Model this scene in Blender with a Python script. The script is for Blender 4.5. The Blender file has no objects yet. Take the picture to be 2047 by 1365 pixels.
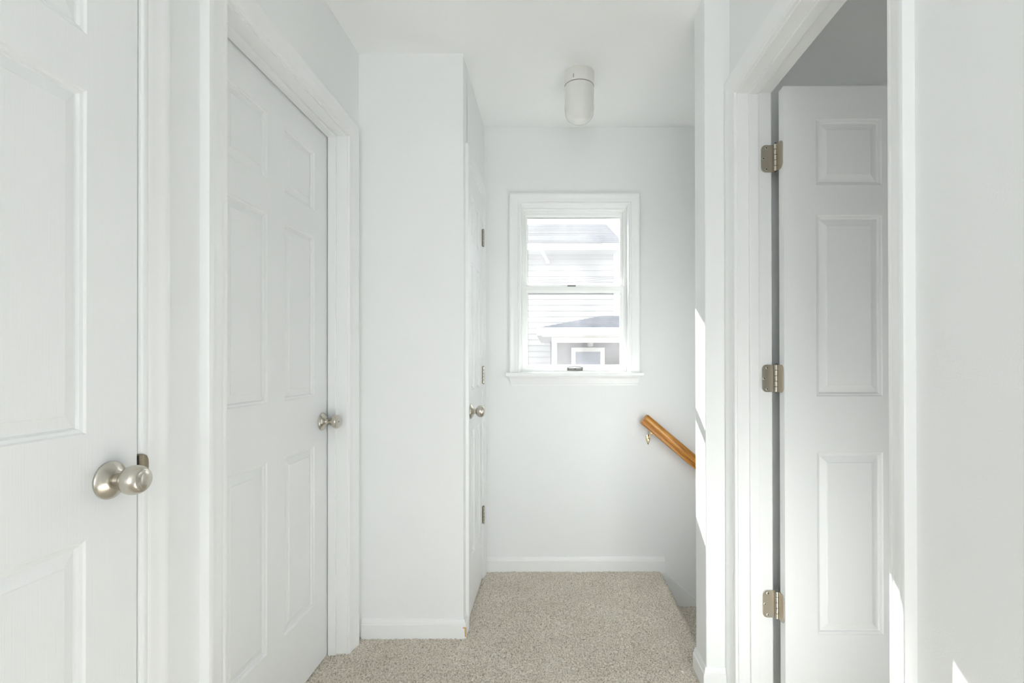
import bpy, bmesh, math, random
from mathutils import Vector, Matrix, noise
random.seed(7)
C = bpy.context.scene.collection
PI = math.pi
EYE = 1.155            # camera height above the carpet
CEIL = 2.442

# ------------------------------------------------------------------ materials
def new_mat(name):
    m = bpy.data.materials.new(name); m.use_nodes = True
    nt = m.node_tree
    return m, nt, nt.nodes['Principled BSDF']

def simple(name, col, rough=0.5, metal=0.0, bump=None, spec=0.5, var=0.0, vscale=8.0):
    """bump = (scale xyz, detail, strength, distance)"""
    m, nt, b = new_mat(name)
    b.inputs['Base Color'].default_value = (*col, 1)
    b.inputs['Roughness'].default_value = rough
    b.inputs['Metallic'].default_value = metal
    b.inputs['Specular IOR Level'].default_value = spec
    tc = nt.nodes.new('ShaderNodeTexCoord')
    if bump:
        mp = nt.nodes.new('ShaderNodeMapping'); mp.inputs['Scale'].default_value = bump[0]
        nz = nt.nodes.new('ShaderNodeTexNoise'); nz.inputs['Detail'].default_value = bump[1]
        nz.inputs['Scale'].default_value = 1.0
        bp = nt.nodes.new('ShaderNodeBump'); bp.inputs['Strength'].default_value = bump[2]; bp.inputs['Distance'].default_value = bump[3]
        nt.links.new(tc.outputs['Object'], mp.inputs[0]); nt.links.new(mp.outputs[0], nz.inputs['Vector'])
        nt.links.new(nz.outputs[0], bp.inputs['Height']); nt.links.new(bp.outputs[0], b.inputs['Normal'])
    if var:
        n2 = nt.nodes.new('ShaderNodeTexNoise'); n2.inputs['Scale'].default_value = vscale; n2.inputs['Detail'].default_value = 4
        mx = nt.nodes.new('ShaderNodeMixRGB'); mx.inputs[1].default_value = (*[c*(1-var) for c in col], 1); mx.inputs[2].default_value = (*[min(1, c*(1+var)) for c in col], 1)
        nt.links.new(tc.outputs['Object'], n2.inputs['Vector']); nt.links.new(n2.outputs[0], mx.inputs[0]); nt.links.new(mx.outputs[0], b.inputs['Base Color'])
    return m

M = {}
M['wall'] = simple('wall_paint', (.85, .860, .862), .62, bump=((260, 260, 260), 2, .12, .002), spec=.35)
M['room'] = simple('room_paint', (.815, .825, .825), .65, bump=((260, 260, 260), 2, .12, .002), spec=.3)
M['ceil'] = simple('ceiling_paint', (.91, .918, .914), .75, bump=((180, 180, 180), 2, .15, .002), spec=.25)
M['door'] = simple('door_paint', (.85, .860, .866), .36, bump=((420, 420, 7), 3, .22, .0016))
M['trim'] = simple('trim_paint', (.86, .868, .869), .30, bump=((60, 60, 60), 2, .08, .002))
M['vinyl'] = simple('window_vinyl', (.84, .85, .84), .35, bump=((80, 80, 80), 1, .03, .001))
M['nickel'] = simple('satin_nickel', (.60, .565, .50), .27, 1.0, bump=((900, 900, 900), 2, .03, .0005))
M['hinge'] = simple('hinge_nickel', (.52, .475, .40), .36, 1.0, bump=((700, 700, 700), 2, .05, .0005))
M['pewter'] = simple('dark_pewter', (.15, .148, .135), .5, .6, bump=((500, 500, 500), 2, .05, .0005))
M['strike'] = simple('aged_strike_metal', (.30, .255, .19), .40, .9, bump=((700, 700, 700), 2, .05, .0005))
M['brass'] = simple('polished_brass', (.86, .72, .42), .16, 1.0, bump=((300, 300, 300), 1, .02, .0005))
M['dark'] = simple('dark_recess', (.02, .02, .018), .7)  # near-black colour for shaded gaps and holes, and small dark parts
M['screw'] = simple('screw_steel', (.62, .58, .50), .3, 1.0)
M['porcelain'] = simple('fixture_porcelain', (.76, .755, .72), .38, bump=((40, 40, 40), 1, .02, .001))
M['gasket'] = simple('fixture_gasket', (.30, .28, .24), .6)
M['chip'] = simple('bare_wood_chip', (.62, .40, .18), .8, var=.2, vscale=120)
M['dust'] = simple('white_flake', (.85, .84, .80), .7)
M['cable'] = simple('cable_rubber', (.20, .21, .22), .6)
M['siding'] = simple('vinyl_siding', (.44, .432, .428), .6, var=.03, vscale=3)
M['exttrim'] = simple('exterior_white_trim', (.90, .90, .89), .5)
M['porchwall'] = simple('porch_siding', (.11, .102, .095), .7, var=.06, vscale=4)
M['ground'] = simple('grassy_ground', (.05, .055, .04), .9, var=.25, vscale=2)
M['brick'] = simple('exterior_brick', (.085, .065, .055), .85, var=.2, vscale=12)
M['lampglass'] = simple('lantern_metal', (.55, .55, .54), .5)

def opal():
    m, nt, b = new_mat('opal_glass')
    b.inputs['Base Color'].default_value = (.77, .775, .745, 1)
    b.inputs['Roughness'].default_value = .12
    b.inputs['Coat Weight'].default_value = .4
    b.inputs['Subsurface Weight'].default_value = .25
    b.inputs['Subsurface Radius'].default_value = (.03, .03, .03)
    b.inputs['Subsurface Scale'].default_value = .5
    return m
M['opal'] = opal()

def glass():
    m, nt, b = new_mat('dusty_window_glass')
    nt.nodes.remove(b)
    out = nt.nodes['Material Output']
    tr = nt.nodes.new('ShaderNodeBsdfTransparent'); tr.inputs[0].default_value = (.96, .97, .97, 1)
    gl = nt.nodes.new('ShaderNodeBsdfGlossy'); gl.inputs['Roughness'].default_value = .02
    fr = nt.nodes.new('ShaderNodeFresnel'); fr.inputs[0].default_value = 1.3
    mx = nt.nodes.new('ShaderNodeMixShader')
    nt.links.new(fr.outputs[0], mx.inputs[0]); nt.links.new(tr.outputs[0], mx.inputs[1]); nt.links.new(gl.outputs[0], mx.inputs[2])
    # a film of dust that scatters the low sun
    tl = nt.nodes.new('ShaderNodeBsdfTranslucent'); tl.inputs[0].default_value = (.95, .96, 1, 1)
    tc = nt.nodes.new('ShaderNodeTexCoord'); nz = nt.nodes.new('ShaderNodeTexNoise'); nz.inputs['Scale'].default_value = 6; nz.inputs['Detail'].default_value = 5
    mr = nt.nodes.new('ShaderNodeMapRange'); mr.inputs['From Min'].default_value = .3; mr.inputs['From Max'].default_value = .7
    mr.inputs['To Min'].default_value = .010; mr.inputs['To Max'].default_value = .0185
    m2 = nt.nodes.new('ShaderNodeMixShader')
    nt.links.new(tc.outputs['Object'], nz.inputs['Vector']); nt.links.new(nz.outputs[0], mr.inputs['Value'])
    nt.links.new(mr.outputs[0], m2.inputs[0]); nt.links.new(mx.outputs[0], m2.inputs[1]); nt.links.new(tl.outputs[0], m2.inputs[2])
    nt.links.new(m2.outputs[0], out.inputs[0])
    return m
M['glass'] = glass()
M['extglass'] = simple('neighbor_glass', (.10, .15, .23), .12)

def carpet():
    m, nt, b = new_mat('loop_carpet')
    b.inputs['Roughness'].default_value = .95; b.inputs['Specular IOR Level'].default_value = .1
    b.inputs['Sheen Weight'].default_value = .15
    tc = nt.nodes.new('ShaderNodeTexCoord')
    n1 = nt.nodes.new('ShaderNodeTexNoise'); n1.inputs['Scale'].default_value = 165; n1.inputs['Detail'].default_value = 3; n1.inputs['Roughness'].default_value = .65
    n2 = nt.nodes.new('ShaderNodeTexNoise'); n2.inputs['Scale'].default_value = 5; n2.inputs['Detail'].default_value = 3
    cr = nt.nodes.new('ShaderNodeValToRGB')
    cr.color_ramp.elements[0].position = .34; cr.color_ramp.elements[0].color = (.325, .276, .221, 1)  # dark end falls in the bump's pits: fleck plus painted pit shade
    cr.color_ramp.elements[1].position = .60; cr.color_ramp.elements[1].color = (.81, .755, .668, 1)
    e = cr.color_ramp.elements.new(.46); e.color = (.625, .577, .494, 1)
    mx = nt.nodes.new('ShaderNodeMixRGB'); mx.blend_type = 'MULTIPLY'; mx.inputs[0].default_value = 1
    c2 = nt.nodes.new('ShaderNodeValToRGB')
    c2.color_ramp.elements[0].position = .3; c2.color_ramp.elements[0].color = (.90, .885, .87, 1)
    c2.color_ramp.elements[1].position = .7; c2.color_ramp.elements[1].color = (1, 1, 1, 1)
    bp = nt.nodes.new('ShaderNodeBump'); bp.inputs['Strength'].default_value = .6; bp.inputs['Distance'].default_value = .004
    for n in (n1, n2): nt.links.new(tc.outputs['Object'], n.inputs['Vector'])
    nt.links.new(n1.outputs[0], cr.inputs[0]); nt.links.new(n2.outputs[0], c2.inputs[0])
    nt.links.new(cr.outputs[0], mx.inputs[1]); nt.links.new(c2.outputs[0], mx.inputs[2])
    nt.links.new(mx.outputs[0], b.inputs['Base Color'])
    nt.links.new(n1.outputs[0], bp.inputs['Height']); nt.links.new(bp.outputs[0], b.inputs['Normal'])
    return m
M['carpet'] = carpet()

def oak():
    m, nt, b = new_mat('golden_oak')
    b.inputs['Roughness'].default_value = .33
    tc = nt.nodes.new('ShaderNodeTexCoord')
    mp = nt.nodes.new('ShaderNodeMapping'); mp.inputs['Scale'].default_value = (6, 110, 110)
    nz = nt.nodes.new('ShaderNodeTexNoise'); nz.inputs['Scale'].default_value = 1; nz.inputs['Detail'].default_value = 6; nz.inputs['Roughness'].default_value = .6
    cr = nt.nodes.new('ShaderNodeValToRGB')
    cr.color_ramp.elements[0].position = .36; cr.color_ramp.elements[0].color = (.30, .110, .016, 1)
    cr.color_ramp.elements[1].position = .66; cr.color_ramp.elements[1].color = (.66, .325, .070, 1)
    e = cr.color_ramp.elements.new(.5); e.color = (.52, .220, .036, 1)
    bp = nt.nodes.new('ShaderNodeBump'); bp.inputs['Strength'].default_value = .2; bp.inputs['Distance'].default_value = .001
    nt.links.new(tc.outputs['Object'], mp.inputs[0]); nt.links.new(mp.outputs[0], nz.inputs['Vector'])
    nt.links.new(nz.outputs[0], cr.inputs[0]); nt.links.new(cr.outputs[0], b.inputs['Base Color'])
    nt.links.new(nz.outputs[0], bp.inputs['Height']); nt.links.new(bp.outputs[0], b.inputs['Normal'])
    return m
M['oak'] = oak()

def shingle(name, k):
    m, nt, b = new_mat(name)
    b.inputs['Roughness'].default_value = .95; b.inputs['Specular IOR Level'].default_value = .02
    tc = nt.nodes.new('ShaderNodeTexCoord')
    br = nt.nodes.new('ShaderNodeTexBrick'); br.inputs['Scale'].default_value = 1
    br.inputs['Color1'].default_value = (.075*k, .09*k, .12*k, 1); br.inputs['Color2'].default_value = (.10*k, .115*k, .145*k, 1); br.inputs['Mortar'].default_value = (.06*k, .07*k, .095*k, 1)
    br.inputs['Brick Width'].default_value = .25; br.inputs['Row Height'].default_value = .13; br.inputs['Mortar Size'].default_value = .006
    nt.links.new(tc.outputs['Object'], br.inputs['Vector']); nt.links.new(br.outputs[0], b.inputs['Base Color'])
    return m
M['shingle'] = shingle('weathered_shingles', .55)
M['shingle2'] = shingle('blue_grey_shingles', 1.0)

# ------------------------------------------------------------------ mesh helpers
def tag(o, label=None, cat=None, group=None, kind=None):
    if label: o['label'] = label
    if cat: o['category'] = cat
    if group: o['group'] = group
    if kind: o['kind'] = kind
    return o

def link(name, me, parent=None, loc=(0, 0, 0), rotz=0):
    o = bpy.data.objects.new(name, me); C.objects.link(o)
    o.location = loc; o.rotation_euler = (0, 0, rotz)
    if parent: o.parent = parent
    return o

def empty(name, loc=(0, 0, 0), rotz=0):
    o = bpy.data.objects.new(name, None); C.objects.link(o)
    o.location = loc; o.rotation_euler = (0, 0, rotz); o.empty_display_size = .1
    return o

class MB:
    """collects polygons of ONE object"""
    def __init__(s): s.v = []; s.f = []; s.mi = []
    def face(s, pts, mi=0):
        b = len(s.v); s.v += [tuple(p) for p in pts]; s.f.append(tuple(range(b, b+len(pts)))); s.mi.append(mi)
    def grid(s, rows, closed_u=False, closed_v=False, mi=0):
        b = len(s.v); n = len(rows[0]); m = len(rows)
        for r in rows: s.v += [tuple(p) for p in r]
        for i in range(m if closed_v else m-1):
            for j in range(n if closed_u else n-1):
                i2 = (i+1) % m; j2 = (j+1) % n
                s.f.append((b+i*n+j, b+i*n+j2, b+i2*n+j2, b+i2*n+j)); s.mi.append(mi)
    def box(s, x0, x1, y0, y1, z0, z1, mi=0):
        b = len(s.v)
        s.v += [(x, y, z) for z in (z0, z1) for y in (y0, y1) for x in (x0, x1)]
        for f in ((0, 2, 3, 1), (4, 5, 7, 6), (0, 1, 5, 4), (1, 3, 7, 5), (3, 2, 6, 7), (2, 0, 4, 6)):
            s.f.append(tuple(b+k for k in f)); s.mi.append(mi)
    def lathe(s, prof, centre, axis='-y', n=40, mi=0):
        """prof: list of (distance along axis, radius)"""
        rows = []
        for d, r in prof:
            row = []
            for k in range(n):
                a = 2*PI*k/n; c, q = r*math.cos(a), r*math.sin(a)
                if axis == '-y': p = (centre[0]+c, centre[1]-d, centre[2]+q)
                elif axis == 'z': p = (centre[0]+c, centre[1]+q, centre[2]+d)
                else: p = (centre[0]+d, centre[1]+c, centre[2]+q)
                row.append(p)
            rows.append(row)
        s.grid(rows, closed_u=True, mi=mi)
        b = len(s.v)
        s.f.append(tuple(range(b-n, b))); s.mi.append(mi)
        s.f.append(tuple(range(b-n*len(rows), b-n*len(rows)+n))); s.mi.append(mi)
    def mesh(s, name, mats, smooth=False, bevel=0, weld=True):
        me = bpy.data.meshes.new(name); me.from_pydata(s.v, [], s.f)
        if not isinstance(mats, (list, tuple)): mats = [mats]
        for m in mats: me.materials.append(m)
        for p, k in zip(me.polygons, s.mi): p.material_index = k
        bm = bmesh.new(); bm.from_mesh(me)
        if weld: bmesh.ops.remove_doubles(bm, verts=bm.verts, dist=1e-5)
        bmesh.ops.recalc_face_normals(bm, faces=bm.faces)
        if bevel:
            es = [e for e in bm.edges if len(e.link_faces) == 2 and e.calc_face_angle(0) > .6]
            bmesh.ops.bevel(bm, geom=es, offset=bevel, segments=2, affect='EDGES', profile=.6)
        if smooth:
            for f in bm.faces: f.smooth = True
            for e in bm.edges:
                if len(e.link_faces) == 2 and e.calc_face_angle(0) > .6: e.smooth = False
        bm.to_mesh(me); bm.free()
        return me

def obj(name, mb, mat, parent=None, loc=(0, 0, 0), rotz=0, **k):
    return link(name, mb.mesh(name, mat, **k), parent, loc, rotz)

def struct(name, mb, mat, label, cat, **k):
    o = obj(name, mb, mat, **k)
    return tag(o, label, cat, kind='structure')

# ------------------------------------------------------------------ shapes shared by doors and windows
CASING = [(0, 0), (0, .008), (.002, .0095), (.009, .0105), (.012, .0085), (.0145, .0105), (.024, .0125), (.034, .0135),
          (.042, .0165), (.047, .0195), (.052, .0215), (.058, .0220), (.0615, .0205), (.063, .017), (.063, 0)]
def scale_prof(w): return [(d*w/.063, t) for d, t in CASING]

def casing_mb(u0, u1, H, z0=0, w=.063, w0=None, w1=None, wh=None, ts=1.0):
    mb = MB(); rows = []; w0, w1, wh = (w0 or w)/w, (w1 or w)/w, (wh or w)/w
    for d, t in scale_prof(w):
        t *= ts
        rows.append([(u0-d*w0, -t, z0), (u0-d*w0, -t, H+d*wh), (u1+d*w1, -t, H+d*wh), (u1+d*w1, -t, z0)])
    mb.grid(rows, closed_v=True)
    n = len(rows)
    mb.face([r[0] for r in rows]); mb.face([r[3] for r in rows])
    return mb

def u_sweep(u0, u1, H, prof, z0=0):
    """prof: (distance away from the opening, y)"""
    mb = MB(); rows = [[(u0-d, y, z0), (u0-d, y, H+d), (u1+d, y, H+d), (u1+d, y, z0)] for d, y in prof]
    mb.grid(rows, closed_v=True); mb.face([r[0] for r in rows]); mb.face([r[3] for r in rows])
    return mb

def ring(x0, x1, z0, z1, prof):
    """closed mitred frame; prof: (distance inwards, y)"""
    mb = MB(); rows = [[(x0+d, y, z0+d), (x1-d, y, z0+d), (x1-d, y, z1-d), (x0+d, y, z1-d)] for d, y in prof]
    mb.grid(rows, closed_u=True, closed_v=True)
    return mb

PANEL = [(0, 0), (.0030, .0032), (.0085, .0045), (.0102, .0098), (.0125, .0105), (.0338, .0042), (.0355, .0026)]
def door_leaf_mb(w, h=2.034, t=.035, stile=.1055, mull=.10):
    mb = MB()
    pw = (w-2*stile-mull)/2
    us = [0, stile, stile+pw, stile+pw+mull, w-stile, w]
    k = h/2.034
    zs = [0, .241*k, .836*k, 1.019*k, 1.612*k, 1.710*k, 1.927*k, h]
    for y0, sgn in ((0, 1), (t, -1)):
        for i in range(5):
            for j in range(7):
                a, b, c, d = us[i], us[i+1], zs[j], zs[j+1]
                if i in (1, 3) and j in (1, 3, 5):
                    rows = [[(a+e, y0+sgn*q, c+e), (b-e, y0+sgn*q, c+e), (b-e, y0+sgn*q, d-e), (a+e, y0+sgn*q, d-e)] for e, q in PANEL]
                    mb.grid(rows, closed_u=True); mb.face(rows[-1])
                else:
                    mb.face([(a, y0, c), (b, y0, c), (b, y0, d), (a, y0, d)])
    for i in range(5):
        for z in (0, h): mb.face([(us[i], 0, z), (us[i+1], 0, z), (us[i+1], t, z), (us[i], t, z)])
    for j in range(7):
        for u in (0, w): mb.face([(u, 0, zs[j]), (u, 0, zs[j+1]), (u, t, zs[j+1]), (u, t, zs[j])])
    return mb

ROSE = [(0, .0), (0, .034), (.002, .0345), (.004, .0338), (.0065, .031), (.0085, .0285), (.010, .0262), (.0125, .0225), (.0145, .019), (.0155, .0165), (.0155, .0)]
BALL = [(.014, .0), (.014, .0122), (.023, .0118), (.026, .0125), (.028, .0165), (.031, .0210), (.036, .0247), (.042, .0265), (.048, .0267),
        (.054, .0255), (.059, .0230), (.0625, .0198), (.0635, .0175), (.0635, .0160), (.0650, .0135), (.0660, .008), (.0662, 0)]
TULIP = [(.014, .0), (.014, .0120), (.021, .0098), (.025, .0092), (.029, .0105), (.034, .0150), (.040, .0200), (.047, .0246), (.053, .0268),
         (.058, .0270), (.061, .0256), (.063, .0215), (.064, .0150), (.0645, .004), (.0645, 0)]
def knob(root, u, v, prof, hole=False):
    mb = MB(); mb.lathe(prof, (u, 0, v), '-y', 48)
    k = obj('door_knob', mb, M['nickel'], root, smooth=True)
    mb = MB(); mb.lathe(ROSE, (u, 0, v), '-y', 48)
    obj('rosette', mb, M['nickel'], k, smooth=True)
    if hole:
        mb = MB(); mb.lathe([(.0638, 0), (.0638, .0022), (.0652, .0022), (.0652, 0)], (u, 0, v), '-y', 14)
        obj('lock_button', mb, M['dark'], k, smooth=True)
    return k

# ------------------------------------------------------------------ the setting
XL, XR = -.803, .630           # faces of the hall's side walls
YF, YB = 2.088, 2.747          # closet front wall, back wall
XC = -.367                     # side of the closet block
XS = .541                      # end of the stair wall
YS0, YS1 = 1.757, 1.880
WT = .116
LO = -2.9                      # bottom of the stairwell
YR = -2.6

def wall_y(mb, xa, xb, y0, y1, z1, openings, z0=0):
    """wall running along y from y0 to y1 with door openings (ya, yb, head)"""
    y = y0
    for ya, yb, hd in sorted(openings):
        mb.box(xa, xb, y, ya, z0, z1); mb.box(xa, xb, ya, yb, hd, z1); y = yb
    mb.box(xa, xb, y, y1, z0, z1)

JT = .019
DA = (.203, .973, 2.050)        # clear openings: near, far, head
DB = (1.2325, 1.969, 2.044)
DC = (2.203, 2.650, 2.030)
DR = (.927, 1.690, 2.062)
def rough(d): return (d[0]-JT, d[1]+JT, d[2]+JT)

mb = MB(); wall_y(mb, XL-WT, XL, YR, YF, CEIL, [rough(DA), rough(DB)])
struct('wall_left', mb, M['wall'], 'white painted left hall wall holding the two left doors', 'wall')
mb = MB()
mb.box(XL-WT, XC-.0001, YF, YF+.10, 0, CEIL)
wall_y(mb, XC-.11, XC, YF+.10, YB, CEIL, [rough(DC)])
struct('wall_closet', mb, M['wall'], 'white closet wall jutting into the hall beside the second door', 'wall')
WX0, WX1, WZ0, WZ1 = -.172, .430, 1.070, 2.018
mb = MB()
for x0, x1, z0, z1 in ((-1.7, WX0, LO, CEIL), (WX1, 3.1, LO, CEIL), (WX0, WX1, LO, WZ0), (WX0, WX1, WZ1, CEIL)):
    mb.box(x0, x1, YB, YB+.16, z0, z1)
m2_ = MB()  # dark outer slab added to cut sun bounce onto the neighbouring facades
for x0, x1, z0, z1 in ((-1.8, WX0-.004, LO, CEIL+.3), (WX1+.004, 3.2, LO, CEIL+.3), (WX0-.004, WX1+.004, LO, WZ0), (WX0-.004, WX1+.004, WZ1+.004, CEIL+.3)):
    m2_.box(x0, x1, YB+.1605, YB+.19, z0, z1)
struct('wall_exterior', m2_, M['brick'], 'unseen dark brick face added around the window to cut sun bounce', 'wall')
struct('wall_back', mb, M['wall'], 'white far wall with the window and the oak handrail', 'wall')
mb = MB(); wall_y(mb, XR, XR+WT, YR, YS0, CEIL, [rough(DR)])
struct('wall_right', mb, M['wall'], 'white right hall wall around the open bedroom door', 'wall')
mb = MB(); mb.box(XS, 3.1, YS0, YS1, LO, CEIL)
struct('wall_stair', mb, M['wall'], 'white end of the wall between hall doorway and staircase', 'wall', bevel=.004)
mb = MB(); mb.box(-1.75, -1.65, YR-.1, YB+.16, 0, CEIL)  # added enclosure that keeps outside light out of the door gaps
struct('wall_outer_left', mb, M['room'], 'unseen outer wall added behind the closed left doors to keep their gaps dark', 'wall')
BY0, BY1, BZ0, BZ1 = -1.5, -.3, .9, 2.1  # opening added for the bedroom fill light
mb = MB()
for y0, y1, z0, z1 in ((YR-.1, BY0, LO, CEIL), (BY1, YB+.16, LO, CEIL), (BY0, BY1, LO, BZ0), (BY0, BY1, BZ1, CEIL)):
    mb.box(3.0, 3.1, y0, y1, z0, z1)
struct('wall_outer_right', mb, M['room'], 'outer wall of the dim bedroom on the right', 'wall')
mb = MB(); mb.box(XR+WT+.0005, 3.0, YS0-.006, YS0-.0005, .0, CEIL)
struct('wall_bedroom', mb, M['room'], 'dim grey bedroom wall behind the open door', 'wall')
# rear wall (behind the camera) with an opening added for fill light
RX0, RX1, RZ0, RZ1 = -.73, .56, .10, 2.34
mb = MB()
for x0, x1, z0, z1 in ((-1.7, RX0, 0, CEIL), (RX1, 3.1, 0, CEIL), (RX0, RX1, 0, RZ0), (RX0, RX1, RZ1, CEIL)):
    mb.box(x0, x1, YR-.12, YR, z0, z1)
struct('wall_rear', mb, M['wall'], 'white wall with an added fill-light opening at the near end of the hall', 'wall')
mb = MB(); mb.box(-1.75, 3.1, YR-.12, YB+.16, CEIL, CEIL+.12)
struct('ceiling', mb, M['ceil'], 'flat white hall ceiling', 'ceiling')
mb = MB(); mb.box(-.33, 3.0, 2.0, YB, LO-.1, LO)
struct('floor_stairwell', mb, M['carpet'], 'carpeted floor at the foot of the staircase', 'floor')
mb = MB(); mb.box(.47, .49, YS0, YB, LO, -.23)
struct('wall_under_landing', mb, M['wall'], 'wall below the landing at the head of the staircase', 'wall')

# carpet: real nubs, finer where it is close to the camera's view
def nub(x, y):
    a = noise.noise((x*95, y*95, 0)); b = noise.noise((x*190, y*190, 5.1)); w = noise.noise((x*5, y*5, 2.2))
    return .0052*(1-abs(a)*2.3) + .0028*b + .0025*w + .0035
NX = .600
path = []                        # (x, z) of the carpet's section, with the nosing at the stair head
x = XL-.16
while x < NX-.026: path.append((x, 0)); x += .0042
for k in range(9):
    a = PI/2*k/8; path.append((NX-.026+.026*math.sin(a), -.026+.026*math.cos(a)))
for k in range(1, 5): path.append((NX-.004*k, -.026-.011*k))
path += [(NX-.02, -.12), (NX-.02, -.205)]
ys = [YR, -1.5, -.5, .2, .6, .9, 1.2, 1.4]
y = 1.5
while y < YB: ys.append(y); y += .0042
ys.append(YB)
mb = MB(); rows = []
for yy in ys:
    row = []
    for px, pz in path:
        d = nub(px, yy+pz) if yy > 1.45 else 0
        if pz > -.026: a = max(0, (px-(NX-.026))/.026); row.append((px+d*a*.9, yy, pz+d*math.sqrt(max(0, 1-a*a))))
        else: row.append((px+d, yy, pz))
    rows.append(row)
mb.grid(rows)
struct('floor', mb, M['carpet'], 'beige looped carpet of the upstairs hall ending at the stair nosing', 'floor', smooth=True, weld=False)
mb = MB(); mb.box(.56, 3.0, YR, YS0, -.2, -.004)
struct('floor_bedroom', mb, M['carpet'], 'beige carpet in the bedroom through the open door', 'floor')
mb = MB(); mb.box(-1.65, XL-.16, YR, YB, -.2, -.001); 
struct('floor_closet', mb, M['carpet'], 'carpet behind the closed left doors', 'floor')

# baseboards: mitred runs along a path in plan
BASE = [(0, 0), (.0125, 0), (.0125, .060), (.0120, .0635), (.0085, .066), (.0080, .071), (.0060, .077), (.0045, .0815), (.0035, .0835), (0, .0835)]
def baseboard(path, prof=BASE):
    """the board grows to the left-hand side of the path"""
    mb = MB(); n = len(path); offs = []
    for i in range(n):
        ds = []
        for a, b in ((i-1, i), (i, i+1)):
            if 0 <= a and b < n:
                d = Vector(path[b])-Vector(path[a]); d.normalize(); ds.append(Vector((-d.y, d.x)))
        nrm = sum(ds, Vector((0, 0)))
        if len(ds) == 2: nrm = nrm/(1+ds[0].dot(ds[1]))
        offs.append(nrm)
    rows = [[(p[0]+o.x*t, p[1]+o.y*t, z) for p, o in zip(path, offs)] for t, z in prof]
    mb.grid(rows, closed_v=True); mb.face([r[0] for r in rows]); mb.face([r[-1] for r in rows])
    return mb
mb = baseboard([(XC, 2.138), (XC, YF), (-.790, YF)])
# knocked-off paint at the outer corner shows bare wood
ch = Vector((XC+.0129, YF-.0129, 0))
mb.face([(ch.x-.0005, ch.y-.0002, .016), (ch.x-.006, ch.y-.0002, .016), (ch.x-.007, ch.y-.0002, .049), (ch.x-.014, ch.y-.0002, .050), (ch.x-.014, ch.y-.0002, .055), (ch.x-.0005, ch.y-.0002, .055)], 1)
mb.face([(ch.x-.0001, ch.y, .016), (ch.x-.0001, ch.y+.003, .018), (ch.x-.0001, ch.y+.004, .05), (ch.x-.0001, ch.y, .055)], 1)
struct('baseboard_closet', mb, [M['trim'], M['chip']], 'white baseboard with a chipped corner along the closet wall', 'baseboard', smooth=True)
mb = baseboard([(.618, YB), (XC+.0005, YB)])
struct('baseboard_back', mb, M['trim'], 'white baseboard under the window on the far wall', 'baseboard', smooth=True)
mb = baseboard([(XS, YS0), (XS, YS0)]) if False else baseboard([(.6065, YS0), (XS, YS0), (XS, YS1)][::-1][::-1])
mb = baseboard([(XS, YS1), (XS, YS0), (.6075, YS0)][::-1])
struct('baseboard_stair', mb, M['trim'], 'white baseboard wrapping the end of the stair wall', 'baseboard', smooth=True)
# sloping skirt board beside the stairs
mb = MB()
pts = [(.585, .0), (.617, .0), (2.6, -.85*1.983), (2.6, -.85*1.983-.5), (.585, -.5)]
rows = [[(px, YB-t, pz) for px, pz in pts] for t in (0.0003, .015)]
mb.grid(rows, closed_u=True); mb.face(rows[0]); mb.face(rows[1])
struct('trim_stair', mb, M['trim'], 'sloping white skirt board down the far side of the stairs', 'trim', bevel=.002)

# ------------------------------------------------------------------ door surrounds
def surround(name, label, d, loc, rotz, doorface, stop_side=1, depth=WT, gap=.0015, **cw):
    """local u runs along the wall from the near jamb; -y points into the hall"""
    W = d[1]-d[0]; H = d[2]
    root = empty(name, loc, rotz); tag(root, label, 'door frame', kind='structure')
    obj('casing', casing_mb(-.005, W+.005, H+.005, **cw), M['trim'], root, smooth=True)
    obj('jamb', u_sweep(0, W, H, [(0, .0), (JT-.0003, .0), (JT-.0003, depth), (0, depth)]), M['trim'], root, bevel=.0015)
    a = doorface-.031-gap if stop_side > 0 else doorface+.037
    obj('door_stop', u_sweep(.0, W-.0, H, [(-.0105, a), (.0, a), (.0, a+.031), (-.0105, a+.031)]), M['trim'], root, bevel=.002)
    return root
tA = surround('trim_1', 'white casing around the nearest left door', DA, (XL, DA[0], 0), PI/2, 0, stop_side=-1, w=.060, ts=.62)
tB = surround('trim_2', 'white casing around the second left door', DB, (XL, DB[0], 0), PI/2, .077, gap=.0045, w=.066, w0=.085)
tC = surround('trim_3', 'narrow white casing around the closet door beside the window', DC, (XC, DC[0], 0), PI/2, 0, stop_side=-1, depth=.11, w=.060, wh=.056, ts=.66)
tR = surround('trim_4', 'white casing and jamb around the open right doorway', DR, (XR, DR[1], 0), -PI/2, .070, w=.062, w1=.058)
# strike plate with its curved lip on the nearest jamb
mb = MB(); zc = .944; u = DA[1]-DA[0]
sec = [(u-.0008, .014), (u-.0008, .001), (u-.0002, -.0035), (u+.0018, -.0068), (u+.0045, -.0082), (u+.009, -.0086), (u+.0145, -.0088)]
rows = []
for q in range(17):
    f = -1+2*q/16; k = (1-abs(f)**4)**.5
    rows.append([(min(a, u+.0005+.0142*k), b, zc+f*.032) for a, b in sec])
mb.grid(rows)
mb.grid([[(a+.0002, b+.0010, z) for a, b, z in r] for r in rows])
sp = obj('strike_plate', mb, M['strike'], tA, smooth=True)
mb = MB(); mb.box(u-.0042, u-.0009, -.0016, .010, zc-.028, zc+.029)  # dark box paints the shade in the gap beside the strike plate
obj('latch_gap_shade', mb, M['dark'], sp)

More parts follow.
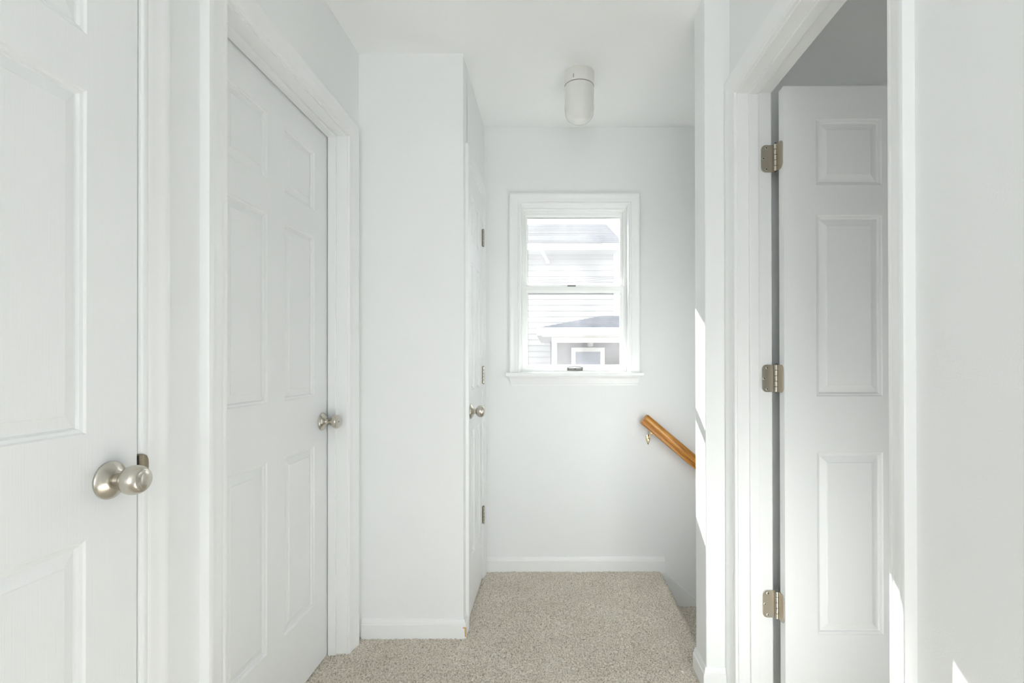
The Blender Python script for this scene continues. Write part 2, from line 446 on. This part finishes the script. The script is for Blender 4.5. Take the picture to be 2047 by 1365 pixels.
# ------------------------------------------------------------------ doors
def door(name, label, w, loc, rotz, h=2.034, stile=.1055, mull=.10):
    r = empty(name, loc, rotz); tag(r, label, 'door', kind='structure')
    obj('door_leaf', door_leaf_mb(w, h, .035, stile, mull), M['door'], r, bevel=0)
    return r
G = .004
dA = door('door_1', 'nearest left six-panel white door with a round nickel knob', DA[1]-DA[0]-2*G, (XL+.0005, DA[0]+G, .012), PI/2, 2.034)
knob(dA, DA[1]-DA[0]-2*G-.060, .929, BALL)
dB = door('door_2', 'second left six-panel white door with a tulip knob, set back in its frame', DB[1]-DB[0]-2*G, (XL-.077, DB[0]+G, .010), PI/2, 2.029)
knob(dB, DB[1]-DB[0]-2*G-.044, .915, TULIP, True)
dC = door('door_3', 'narrow white closet door hinged beside the far wall', DC[1]-DC[0]-2*G, (XC+.0005, DC[0]+G, .015), PI/2, 2.014, .085, .075)
knob(dC, .060, .914, BALL)
wR = .742
dR = door('door_4', 'open white six-panel door standing in the right doorway', wR, (.7615, 1.634, .020), 0, 2.034)

# butt hinges of the closet door (knuckles seen edge-on)
def barrel(mb, c, z0, z1, r, n=5, gap=.0008):
    L = (z1-z0)/n
    for k in range(n):
        mb.lathe([(z0+k*L+gap, 0), (z0+k*L+gap, r), (z0+(k+1)*L-gap, r), (z0+(k+1)*L-gap, 0)], (c[0], c[1], 0), 'z', 16)
wC = DC[1]-DC[0]-2*G
for z in (1.809, 1.083, .345):
    z -= .015
    mb = MB(); barrel(mb, (wC+.002, -.0075), z-.0445, z+.0445, .0062, 5, .0012)
    hg = obj('hinge', mb, M['nickel'], dC, smooth=True)
    mb = MB(); mb.box(wC-.012, wC-.001, -.0022, .002, z-.0445, z+.0445); mb.box(wC+.005, wC+.018, -.0030, .002, z-.0445, z+.0445)
    obj('hinge_leaf', mb, M['nickel'], hg)
    mb = MB(); mb.lathe([(z-.048, 0), (z-.047, .0038), (z+.047, .0038), (z+.048, 0)], (wC+.002, -.0075, 0), 'z', 12)
    obj('hinge_pin', mb, M['pewter'], hg, smooth=True)

# round-cornered hinges of the open right door: one leaf on the jamb, one on the door edge
def leaf_outline(a0, a1, z0, z1, r, n=7):
    """rounded at the a1 side"""
    pts = [(a0, z0)]
    for k in range(n+1):
        t = -PI/2+PI/2*k/n; pts.append((a1-r+r*math.cos(t), z0+r+r*math.sin(t)))
    for k in range(n+1):
        t = PI/2*k/n; pts.append((a1-r+r*math.cos(t), z1-r+r*math.sin(t)))
    pts.append((a0, z1)); return pts
def slab(pts, f0, f1):
    mb = MB(); r0 = [f0(*p) for p in pts]; r1 = [f1(*p) for p in pts]
    mb.grid([r0, r1], closed_u=True); mb.face(r0); mb.face(r1); return mb
ox, oy, oz = .7615, 1.634, .020
PX, PY = .7555, 1.6805           # pin
for zc in (1.838, 1.096, .337):
    z0, z1 = zc-.0460, zc+.0460
    jy = DR[1]
    pts = leaf_outline(0, PX-.7105, z0, z1, .016)
    mb = slab(pts, lambda a, z: (PX-a-ox, jy-.0004-oy, z-oz), lambda a, z: (PX-a-ox, jy-.0026-oy, z-oz))
    hg = obj('hinge', mb, M['hinge'], dR, bevel=.0005)
    pts = leaf_outline(0, PY-1.6395, z0, z1, .016)
    mb = slab(pts, lambda a, z: (-.0002, PY-a-oy, z-oz), lambda a, z: (-.0024, PY-a-oy, z-oz))
    obj('hinge_leaf', mb, M['hinge'], hg, bevel=.0005)
    mb = MB(); barrel(mb, (PX-ox, PY-oy), z0-oz, z1-oz, .0062, 5, .0009)
    obj('hinge_knuckle', mb, M['nickel'], hg, smooth=True)
    mb = MB(); mb.lathe([(z0-oz-.003, 0), (z0-oz-.002, .0040), (z1-oz+.003, .0040), (z1-oz+.005, .0025), (z1-oz+.0055, 0)], (PX-ox, PY-oy, 0), 'z', 12)
    obj('hinge_pin', mb, M['pewter'], hg, smooth=True)
    for a, zz in ((.024, z1-.010), (.034, zc), (.024, z0+.010)):
        mb = MB(); c = (PX-a-.004-ox, jy-.0024-oy, zz-oz)
        mb.lathe([(0, 0), (0, .0046), (.0010, .0044), (.0014, .0034), (.0014, 0)], c, '-y', 16)
        sc = obj('screw', mb, [M['screw'], M['dark']], hg, smooth=True)
        mb = MB(); mb.lathe([(.0010, 0), (.0010, .0022), (.0018, .0022), (.0018, 0)], c, '-y', 8)
        # raised dark disc paints the cross recess's shade, joined into the screw's mesh
        me = mb.mesh('recess', M['dark'])
        bm = bmesh.new(); bm.from_mesh(sc.data); n0 = len(bm.faces); bm.from_mesh(me)
        bm.faces.ensure_lookup_table()
        for f in bm.faces[n0:]: f.material_index = 1
        bm.to_mesh(sc.data); bm.free(); bpy.data.meshes.remove(me)

# ------------------------------------------------------------------ window in the far wall
win = empty('window_1', (0, YB, 1.093)); tag(win, 'white double-hung window above the landing with a view of roofs', 'window', kind='structure')
def W(mb): mb.v = [(a, b-YB, c-1.093) for a, b, c in mb.v]; return mb
mb = casing_mb(WX0, WX1, WZ1, 1.093, w=.0575); mb.v = [(a, b+YB, c) for a, b, c in mb.v]
obj('window_casing', W(mb), M['trim'], win, smooth=True)
mb = MB(); mb.box(WX0-.077, WX1+.073, YB-.042, YB+.0, 1.074, 1.093); mb.box(WX0, WX1, YB, YB+.070, 1.074, 1.093)
obj('window_stool', W(mb), M['trim'], win, bevel=.003)
# apron with returned, raked ends
mb = MB(); rows = []
for t, z in ((0, 1.0740), (.020, 1.0740), (.0205, 1.069), (.017, 1.064), (.0165, 1.055), (.0135, 1.045), (.012, 1.033), (.0095, 1.031), (.009, 1.021), (0, 1.020)):
    e = (1.074-z)*.27
    rows.append([(WX0-.060+e, YB-.0003, z), (WX0-.060+e, YB-t-.0003, z), (WX1+.056-e, YB-t-.0003, z), (WX1+.056-e, YB-.0003, z)])
mb.grid(rows); mb.face(rows[0]); mb.face(rows[-1])
obj('window_apron', W(mb), M['trim'], win, smooth=True)
mb = u_sweep(WX0+.006, WX1-.006, WZ1-.001, [(0, .0), (.0058, .0), (.0058, .158), (0, .158)], 1.093); mb.v = [(a, b+YB, c) for a, b, c in mb.v]
obj('window_jamb', W(mb), M['trim'], win)
FX0, FX1, FZ0, FZ1 = WX0+.0065, WX1-.0065, 1.0935, WZ1-.0015
FY = 2.818
# vinyl frame with sash tracks
mb = ring(FX0, FX1, FZ0, FZ1, [(0, FY), (.008, FY), (.008, FY+.012), (.0115, FY+.012), (.0115, FY+.034), (.0075, FY+.035), (.0075, FY+.044), (.0115, FY+.045), (.0115, FY+.07), (.016, FY+.072), (.016, FY+.088), (0, FY+.088)])
obj('window_frame', W(mb), M['vinyl'], win, bevel=.0008)
def sash(name, x0, x1, z0, z1, y, wl, wb, wt):
    """stile width wl, bottom rail wb, top rail wt"""
    sec = [(0, y+.030), (0, y), (.62, y), (.66, y+.002), (.93, y+.004), (1.0, y+.010), (1.0, y+.030)]
    mb = MB()
    rows = [[(x0+d*wl, yy, z0+d*wb), (x1-d*wl, yy, z0+d*wb), (x1-d*wl, yy, z1-d*wt), (x0+d*wl, yy, z1-d*wt)] for d, yy in sec]
    mb.grid(rows, closed_u=True, closed_v=True)
    s = obj(name, W(mb), M['vinyl'], win, bevel=.0007)
    mb = MB(); mb.box(x0+wl-.004, x1-wl+.004, y+.014, y+.018, z0+wb-.004, z1-wt+.004)
    obj('glass_pane', W(mb), M['glass'], s)
    return s
SX0, SX1 = FX0+.0105, FX1-.0105
up = sash('upper_sash', SX0+.001, SX1-.001, 1.562, FZ1-.0105, FY+.046, .0175, .034, .026)
lo = sash('lower_sash', SX0-.001, SX1+.001, FZ0+.001, 1.578, FY+.0125, .0235, .040, .036)
# keeper and cam of the sash lock on the meeting rail
mb = MB(); prof = []
for k in range(13):
    a = PI*k/12; prof.append((.116+.024*math.cos(a), math.sin(a)))
rows = [[(x, FY+.018+.016*q, 1.578) for x, q in prof], [(x*.96+.0046, FY+.018+.014*q, 1.586) for x, q in prof]]
mb.grid(rows); mb.face(rows[0]); mb.face(rows[1]); mb.face([rows[0][0], rows[1][0], rows[1][-1], rows[0][-1]])
obj('sash_lock', W(mb), M['pewter'], lo)
# lift handle on the bottom rail
mb = MB(); mb.box(.090, .178, FY+.004, FY+.0125, 1.0955, 1.119)
lf = obj('sash_lift', W(mb), M['pewter'], lo, bevel=.003)
mb = MB()
rows = []
for k in range(9):
    f = k/8; x = .098+.072*f; d = .012+.004*math.sin(PI*f)
    rows.append([(x, FY+.006, 1.1035), (x, FY+.004-d, 1.105), (x, FY+.004-d, 1.117), (x, FY+.006, 1.124-.004*abs(f-.5)*2)])
mb.grid(rows); mb.face(rows[0]); mb.face(rows[-1]); mb.face([r[0] for r in rows]+[r[-1] for r in rows][::-1])
obj('thumb_lever', W(mb), M['pewter'], lf, bevel=.001)
mb = MB(); mb.lathe([(.0, 0), (.0, .0032), (.0008, .0032), (.0008, 0)], (.1345, FY-.0118, 1.112), '-y', 12)
obj('screw', W(mb), M['dark'], lf)

# unseen window added behind the camera to carry the fill light
w2 = empty('window_added_rear', ((RX0+RX1)/2, YR, RZ0)); tag(w2, 'unseen tall white window added at the near end of the hall for fill light', 'window', kind='structure')
cx = (RX0+RX1)/2
mb = ring(RX0+.0005, RX1-.0005, RZ0+.0005, RZ1-.0005, [(0, -.09), (.04, -.09), (.04, -.04), (0, -.04)]); mb.v = [(a-cx, b, c-RZ0) for a, b, c in mb.v]
obj('window_frame', mb, M['vinyl'], w2)
mb = MB(); mb.box(RX0-.07-cx, RX1+.07-cx, .0002, .02, -.08, -.001); mb.box(RX0-.07-cx, RX1+.07-cx, .0002, .02, RZ1-RZ0, RZ1-RZ0+.07)
mb.box(RX0-.07-cx, RX0-cx, .0002, .02, 0, RZ1-RZ0); mb.box(RX1-cx, RX1+.07-cx, .0002, .02, 0, RZ1-RZ0)
obj('window_casing', mb, M['trim'], w2)

w3 = empty('window_added_bedroom', (3.0, (BY0+BY1)/2, BZ0), -PI/2); tag(w3, 'unseen white bedroom window added beyond the open door for fill light', 'window', kind='structure')  # added to hold the bedroom fill lamp
hw = (BY1-BY0)/2
mb = ring(-hw+.0005, hw-.0005, .0005, BZ1-BZ0-.0005, [(0, .03), (.04, .03), (.04, .08), (0, .08)])
obj('window_frame', mb, M['vinyl'], w3)
mb = ring(-hw-.07, hw+.07, -.07, BZ1-BZ0+.07, [(0, -.0002), (0, -.02), (.07, -.02), (.07, -.0002)])
obj('window_casing', mb, M['trim'], w3)

# ------------------------------------------------------------------ things in the hall
# jelly-jar ceiling light
LX, LY = .127, 2.232
lt = empty('ceiling_light', (LX, LY, CEIL)); tag(lt, 'white jelly-jar ceiling light with opal glass globe, switched off', 'lamp')
mb = MB(); mb.lathe([(-.0002, 0), (-.0002, .0665), (-.004, .0672), (-.058, .0672), (-.061, .0660), (-.061, 0)], (0, 0, 0), 'z', 64)
bs = obj('lamp_base', mb, M['porcelain'], lt, smooth=True)
mb = MB(); mb.box(-.0295, -.0280, -.0625, -.0600, -.052, -.036)
obj('adjusting_slot', mb, M['dark'], bs)
mb = MB(); mb.lathe([(-.0605, 0), (-.0605, .0662), (-.0640, .0662), (-.0640, 0)], (0, 0, 0), 'z', 64)
obj('gasket', mb, M['gasket'], lt, smooth=True)
prof = [(-.0635, 0), (-.0635, .0655), (-.070, .0668), (-.160, .0660), (-.175, .0640)]
for k in range(1, 13):
    a = PI/2*k/12; prof.append((-.175-.049*math.sin(a), .0640*math.cos(a)**.85 if k < 12 else 0))
mb = MB(); mb.lathe(prof, (0, 0, 0), 'z', 64)
obj('lamp_globe', mb, M['opal'], lt, smooth=True)

# oak handrail on the far wall, built along local x, then pitched down the stairs
PITCH = math.atan(.85)
hr = empty('handrail', (.496, 2.684, .847)); hr.rotation_euler = (0, PITCH, 0)
tag(hr, 'golden oak handrail descending along the far wall above the stairs', 'handrail')
half = [(.0190, -.0305), (.0225, -.0275), (.0235, -.0215), (.0215, -.0165), (.0160, -.0150), (.0160, -.0125), (.0215, -.0105), (.0255, -.0040), (.0268, .0060),
        (.0250, .0165), (.0200, .0245), (.0120, .0292), (.0040, .0305)]
sec = half + [(-a, b) for a, b in half[::-1]]
mb = MB(); rows = []
for xx, k in ((0, .86), (.006, 1), (.5, 1), (1.2, 1), (2.2, 1), (2.206, .9)):
    rows.append([(xx, a*k, b*k) for a, b in sec])
mb.grid(rows, closed_u=True); mb.face(rows[0]); mb.face(rows[-1])
obj('rail', mb, M['oak'], hr, smooth=True)
def bracket(xloc):
    R = Matrix.Rotation(-PITCH, 3, 'Y')       # undo the pitch: the bracket stands plumb
    base = Vector((xloc, 0, -.0305))
    wy = YB-2.684
    def P(dx, y, dz): q = R @ Vector((dx, 0, dz)); return (base.x+q.x, y, base.z+q.z)
    # arm: tube from the wall plate up to the rail
    mb = MB(); cl = []
    for k in range(11):
        t = k/10; cl.append((-.008*(1-t), wy-.004-(wy-.004)*t**.8, -.040*(1-t)**1.6))
    rows = []
    for i, c in enumerate(cl):
        r = .0058 - .0012*math.sin(PI*i/10)
        rows.append([P(c[0]+r*math.cos(2*PI*j/12), c[1]+.0*j, c[2]+r*math.sin(2*PI*j/12)) for j in range(12)])
    mb.grid(rows, closed_u=True); mb.face(rows[0]); mb.face(rows[-1])
    br = obj('bracket', mb, M['brass'], hr, smooth=True)
    mb = MB(); out = []
    for q in range(24):
        a = 2*PI*q/24; out.append((-.010+(.0085+.0055*math.sin(a))*math.cos(a)*1.15, -.046+.027*math.sin(a)))
    rows = [[P(a, wy-.0003, b) for a, b in out], [P(a, wy-.0045, b) for a, b in out], [P(-.010+(a+.010)*.7, wy-.0065, -.046+(b+.046)*.7) for a, b in out]]
    mb.grid(rows, closed_u=True); mb.face(rows[0]); mb.face(rows[-1])
    obj('wall_plate', mb, M['brass'], br, smooth=True)
    mb = MB(); rows = []
    mb2 = [(-.014, -.010), (.030, -.010), (.030, .010), (-.014, .010)]
    rows = [[(xloc+a, b, -.0303) for a, b in mb2], [(xloc+a, b, -.0335) for a, b in mb2]]
    mb.grid(rows, closed_u=True); mb.face(rows[0]); mb.face(rows[1])
    obj('saddle', mb, M['brass'], br, bevel=.001)
    for dx, dz in ((-.019, -.030), (-.001, -.030), (-.010, -.068)):
        mb = MB(); c = P(dx, wy-.0047, dz); mb.lathe([(0, 0), (0, .0030), (.0022, .0024), (.0022, 0)], c, '-y', 12)
        obj('screw', mb, M['pewter'], br, smooth=True)
bracket(.082); bracket(1.25)

# staircase: carpeted steps going down to the right
st = empty('staircase', (NX, (YS1+YB)/2, LO)); tag(st, 'carpeted staircase going down to the right behind the stair wall', 'staircase')
RISE, RUN = .190, .2235
for k in range(1, 11):
    x0 = NX+RUN*(k-1)-.02; z = -RISE*k
    sec = [(x0, z)]
    n = 60 if k == 1 else 8
    for q in range(1, n+1): sec.append((x0+(RUN+.02-.024)*q/n, z))
    for q in range(1, 7): a = PI/2*q/6; sec.append((x0+RUN-.004+.024*math.sin(a), z-.024+.024*math.cos(a)))
    sec += [(x0+RUN+.0, z-.05), (x0+RUN, z-RISE-.02), (x0, z-RISE-.02)]
    m = 180 if k == 1 else 6
    mb = MB(); rows = []
    for r in range(m+1):
        yy = YS1+.001+(YB-.0155-YS1-.001)*r/m
        rows.append([(a-NX, yy-(YS1+YB)/2, b-LO+(nub(a, yy) if k == 1 and 0 < i <= n else 0)) for i, (a, b) in enumerate(sec)])
    mb.grid(rows, closed_u=True); mb.face(rows[0]); mb.face(rows[-1])
    obj('step', mb, M['carpet'], st, smooth=True)

# crumb of white paint lying on the carpet by the stair wall
mb = MB(); 
pts = [(0, 0), (.006, -.002), (.009, .003), (.004, .008), (-.003, .005)]
rows = [[(a, b, .0) for a, b in pts], [(a*.8+.001, b*.8, .004) for a, b in pts]]
mb.grid(rows, closed_u=True); mb.face(rows[0]); mb.face(rows[1])
tag(obj('paint_flake', mb, M['dust'], loc=(.478, 1.845, .009)), 'tiny white paint flake on the carpet beside the stair wall baseboard', 'flake')

# ------------------------------------------------------------------ outside the window
mb = MB(); mb.box(-60, 60, 3.1, 120, -1.6, -1.4)
tag(obj('ground', mb, M['ground']), 'grassy ground between the houses outside', 'ground', kind='structure')

# neighbouring house: clapboard wall, shingled roof, gutter
nh = empty('neighbor_house', (-3.0, 10.0, -1.4)); tag(nh, 'large pale clapboard house with a grey shingled roof farthest behind the window', 'house')
O = Vector((-3.0, 10.0, -1.4))
def N(mb, O=O): mb.v = [(a-O.x, b-O.y, c-O.z) for a, b, c in mb.v]; return mb
mb = MB(); rows = []; z = -1.4; LAP = .115
while z < 3.29:
    rows.append([(-7, 10.0, z), (1.25, 10.0, z)]); rows.append([(-7, 10.016, z+LAP), (1.25, 10.016, z+LAP)]); z += LAP
mb.grid(rows); mb.box(-7, 1.34, 10.03, 15.5, -1.4, 3.30)
obj('clapboard_wall', N(mb), M['siding'], nh, weld=False)
mb = MB(); mb.box(1.25, 1.35, 9.985, 10.10, -1.4, 3.29)
obj('corner_board', N(mb), M['exttrim'], nh)
mb = MB(); mb.box(-7.2, 1.42, 9.62, 10.04, 3.285, 3.30)
obj('soffit', N(mb), M['exttrim'], nh)
mb = MB(); mb.box(-7.2, 1.42, 9.56, 9.63, 3.285, 3.405)
obj('gutter', N(mb), M['exttrim'], nh, bevel=.01)
mb = MB(); rows = []; n = 22
for k in range(n):
    a0, a1 = k/n, (k+1)/n
    for a, up_ in ((a0, .012), (a1, 0)):
        rows.append([(-7.2, 9.58+3.1*a, 3.405+1.22*a+up_), (1.40, 9.58+3.1*a, 3.405+1.22*a+up_)])
mb.grid(rows); mb.face([(-7.2, 12.68, 4.625), (1.40, 12.68, 4.625), (1.40, 15.8, 3.405), (-7.2, 15.8, 3.405)])
obj('roof', N(mb), M['shingle'], nh, weld=False)
mb = MB(); cl = [(-.17, 9.60, 3.28), (-.16, 9.64, 3.24), (-.075, 9.93, 3.15), (-.07, 9.955, 3.10), (-.07, 9.955, -1.3)]
rows = [[(c[0]+.035*math.cos(2*PI*j/8), c[1]+.03*math.sin(2*PI*j/8), c[2]) for j in range(8)] for c in cl[:4]]
mb.grid(rows, closed_u=True); mb.face(rows[0]); mb.face(rows[-1])
obj('downspout', N(mb), M['exttrim'], nh, smooth=True)

# cottage with a hipped porch roof in front of it
O2 = Vector((.9, 7.9, -1.4))
ct = empty('cottage', O2); tag(ct, 'small white-trimmed cottage porch with blue-grey hip roof, nearer behind the lower pane', 'cottage')
def K(mb): return N(mb, O2)
mb = MB(); rows = []; n = 12
for k in range(n):
    for a, up_ in ((k/n, .008), ((k+1)/n, 0)):
        rows.append([(-.185+1.06*a, 7.0+1.5*a, 1.622+.303*a+up_), (2.9-1.06*a, 7.0+1.5*a, 1.622+.303*a+up_)])
mb.grid(rows)
for xs, sg in ((-.185, 1), (2.9, -1)):
    mb.face([(xs, 7.0, 1.622), (xs, 10.0, 1.622), (xs+sg*1.06, 8.5, 1.925)])
mb.face([(-.185, 9.8, 1.622), (2.9, 9.8, 1.622), (2.9-1.06, 8.5, 1.925), (-.185+1.06, 8.5, 1.925)])
obj('hip_roof', K(mb), M['shingle2'], ct, weld=False)
mb = MB(); mb.box(-.20, 2.91, 6.94, 7.03, 1.512, 1.622); mb.box(-.20, -.13, 7.03, 9.8, 1.512, 1.622)
obj('gutter', K(mb), M['exttrim'], ct, bevel=.008)
mb = MB(); mb.box(-.13, 2.85, 7.03, 9.7, 1.50, 1.512)
obj('soffit', K(mb), M['exttrim'], ct)
mb = MB(); mb.box(.005, 2.7, 7.27, 7.36, 1.425, 1.50)
obj('porch_beam', K(mb), M['exttrim'], ct)
mb = MB(); mb.box(.008, .083, 7.275, 7.355, -1.4, 1.425)
obj('porch_post', K(mb), M['exttrim'], ct, bevel=.004)
mb = MB(); rows = []; z = -1.4
while z < 1.5:
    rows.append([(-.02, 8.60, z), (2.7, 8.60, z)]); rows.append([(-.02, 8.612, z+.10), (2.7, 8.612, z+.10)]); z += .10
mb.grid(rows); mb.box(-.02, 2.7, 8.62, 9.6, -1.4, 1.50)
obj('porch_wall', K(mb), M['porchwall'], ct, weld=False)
mb = ring(.345, .915, .55, 1.388, [(0, 8.60), (0, 8.555), (.065, 8.555), (.075, 8.575), (.075, 8.60)])
fr = obj('window', K(mb), M['exttrim'], ct)
mb = MB(); mb.box(.415, .845, 8.582, 8.598, .62, 1.318)
obj('pane', K(mb), M['extglass'], fr)
mb = MB(); mb.lathe([(1.405, 0), (1.405, .040), (1.42, .05), (1.465, .05), (1.485, .02), (1.50, .012), (1.50, 0)], (.665, 8.50, 0), 'z', 12)
obj('lantern', K(mb), M['lampglass'], ct, smooth=True)

def cable(name, a, b, label):
    mb = MB(); rows = []
    A, B = Vector(a), Vector(b); d = (B-A).normalized(); s = d.cross(Vector((0, 0, 1))).normalized(); t = s.cross(d)
    for k in range(25):
        f = k/24; c = A.lerp(B, f)-Vector((0, 0, .25*4*f*(1-f)))
        rows.append([c+.0036*(math.cos(2*PI*j/6)*s+math.sin(2*PI*j/6)*t)-A for j in range(6)])
    mb.grid(rows, closed_u=True); mb.face(rows[0]); mb.face(rows[-1])
    tag(obj(name, mb, M['cable'], loc=a, smooth=True), label, 'cable', 'overhead cables outside the window')
cable('overhead_cable', (-9, 6.5, 1.58), (9, 6.5, 3.23), 'steeper overhead cable crossing the upper pane, higher at the right')
cable('overhead_cable', (-9, 6.55, 2.14), (9, 6.55, 2.80), 'flatter overhead cable crossing the upper pane, lower at the right')

# ------------------------------------------------------------------ light
world = bpy.data.worlds.new('World'); bpy.context.scene.world = world; world.use_nodes = True
bg = world.node_tree.nodes['Background']; bg.inputs[0].default_value = (.93, .97, 1.0, 1); bg.inputs[1].default_value = .8
sun = bpy.data.lights.new('sun', 'SUN'); sun.energy = 21; sun.angle = .0093; sun.color = (.985, .985, .965)
so = bpy.data.objects.new('sun', sun); C.objects.link(so)
so.rotation_euler = Vector((.27, -1, -.62)).to_track_quat('-Z', 'Y').to_euler(); so.location = (-4, 14, 9)
ar = bpy.data.lights.new('rear_fill_light', 'AREA'); ar.shape = 'RECTANGLE'; ar.size = RX1-RX0-.1; ar.size_y = RZ1-RZ0-.1
ar.energy = 5.0; ar.color = (.96, .98, 1)  # unseen fill lamp added behind the camera, tilted up towards the ceiling
ao = bpy.data.objects.new('rear_fill_light', ar); C.objects.link(ao)
ao.location = ((RX0+RX1)/2, YR-.02, (RZ0+RZ1)/2); ao.rotation_euler = (PI/2, 0, 0)
ao.rotation_euler = Vector((0, 1, .8)).to_track_quat('-Z', 'Z').to_euler()

a2 = bpy.data.lights.new('bedroom_fill_light', 'AREA'); a2.shape = 'RECTANGLE'; a2.size = 1.05; a2.size_y = 1.05
a2.energy = .1; a2.color = (.93, .98, 1)  # unseen fill lamp added to brighten the bedroom and doorway
a2o = bpy.data.objects.new('bedroom_fill_light', a2); C.objects.link(a2o)
a2o.location = (3.02, (BY0+BY1)/2, (BZ0+BZ1)/2); a2o.rotation_euler = Vector((-1, 0, 0)).to_track_quat('-Z', 'Z').to_euler()

# ------------------------------------------------------------------ camera
F = 1000.0
PITCHC, ROLL = .0040, -.0018
cam = bpy.data.cameras.new('camera'); co = bpy.data.objects.new('camera', cam); C.objects.link(co)
cam.sensor_fit = 'HORIZONTAL'; cam.sensor_width = 36; cam.lens = F/2047*36
cam.shift_x = (1023.5-1102)/2047
cam.shift_y = (722-F*math.tan(PITCHC)-682.5)/2047
cam.clip_start = .02; cam.clip_end = 500
co.location = (0, 0, EYE)
co.rotation_mode = 'QUATERNION'
co.rotation_quaternion = (Matrix.Rotation(PI/2+PITCHC, 3, 'X') @ Matrix.Rotation(ROLL, 3, 'Z')).to_quaternion()
sc = bpy.context.scene; sc.camera = co
sc.view_settings.view_transform = 'Standard'; sc.view_settings.look = 'None'; sc.view_settings.gamma = 1; sc.view_settings.exposure = 1.60
sc.view_settings.use_curve_mapping = False
cy = sc.cycles
cy.use_denoising = True; cy.max_bounces = 16; cy.diffuse_bounces = 10; cy.glossy_bounces = 6; cy.transparent_max_bounces = 12
cy.caustics_reflective = False; cy.caustics_refractive = False; cy.sample_clamp_indirect = 6
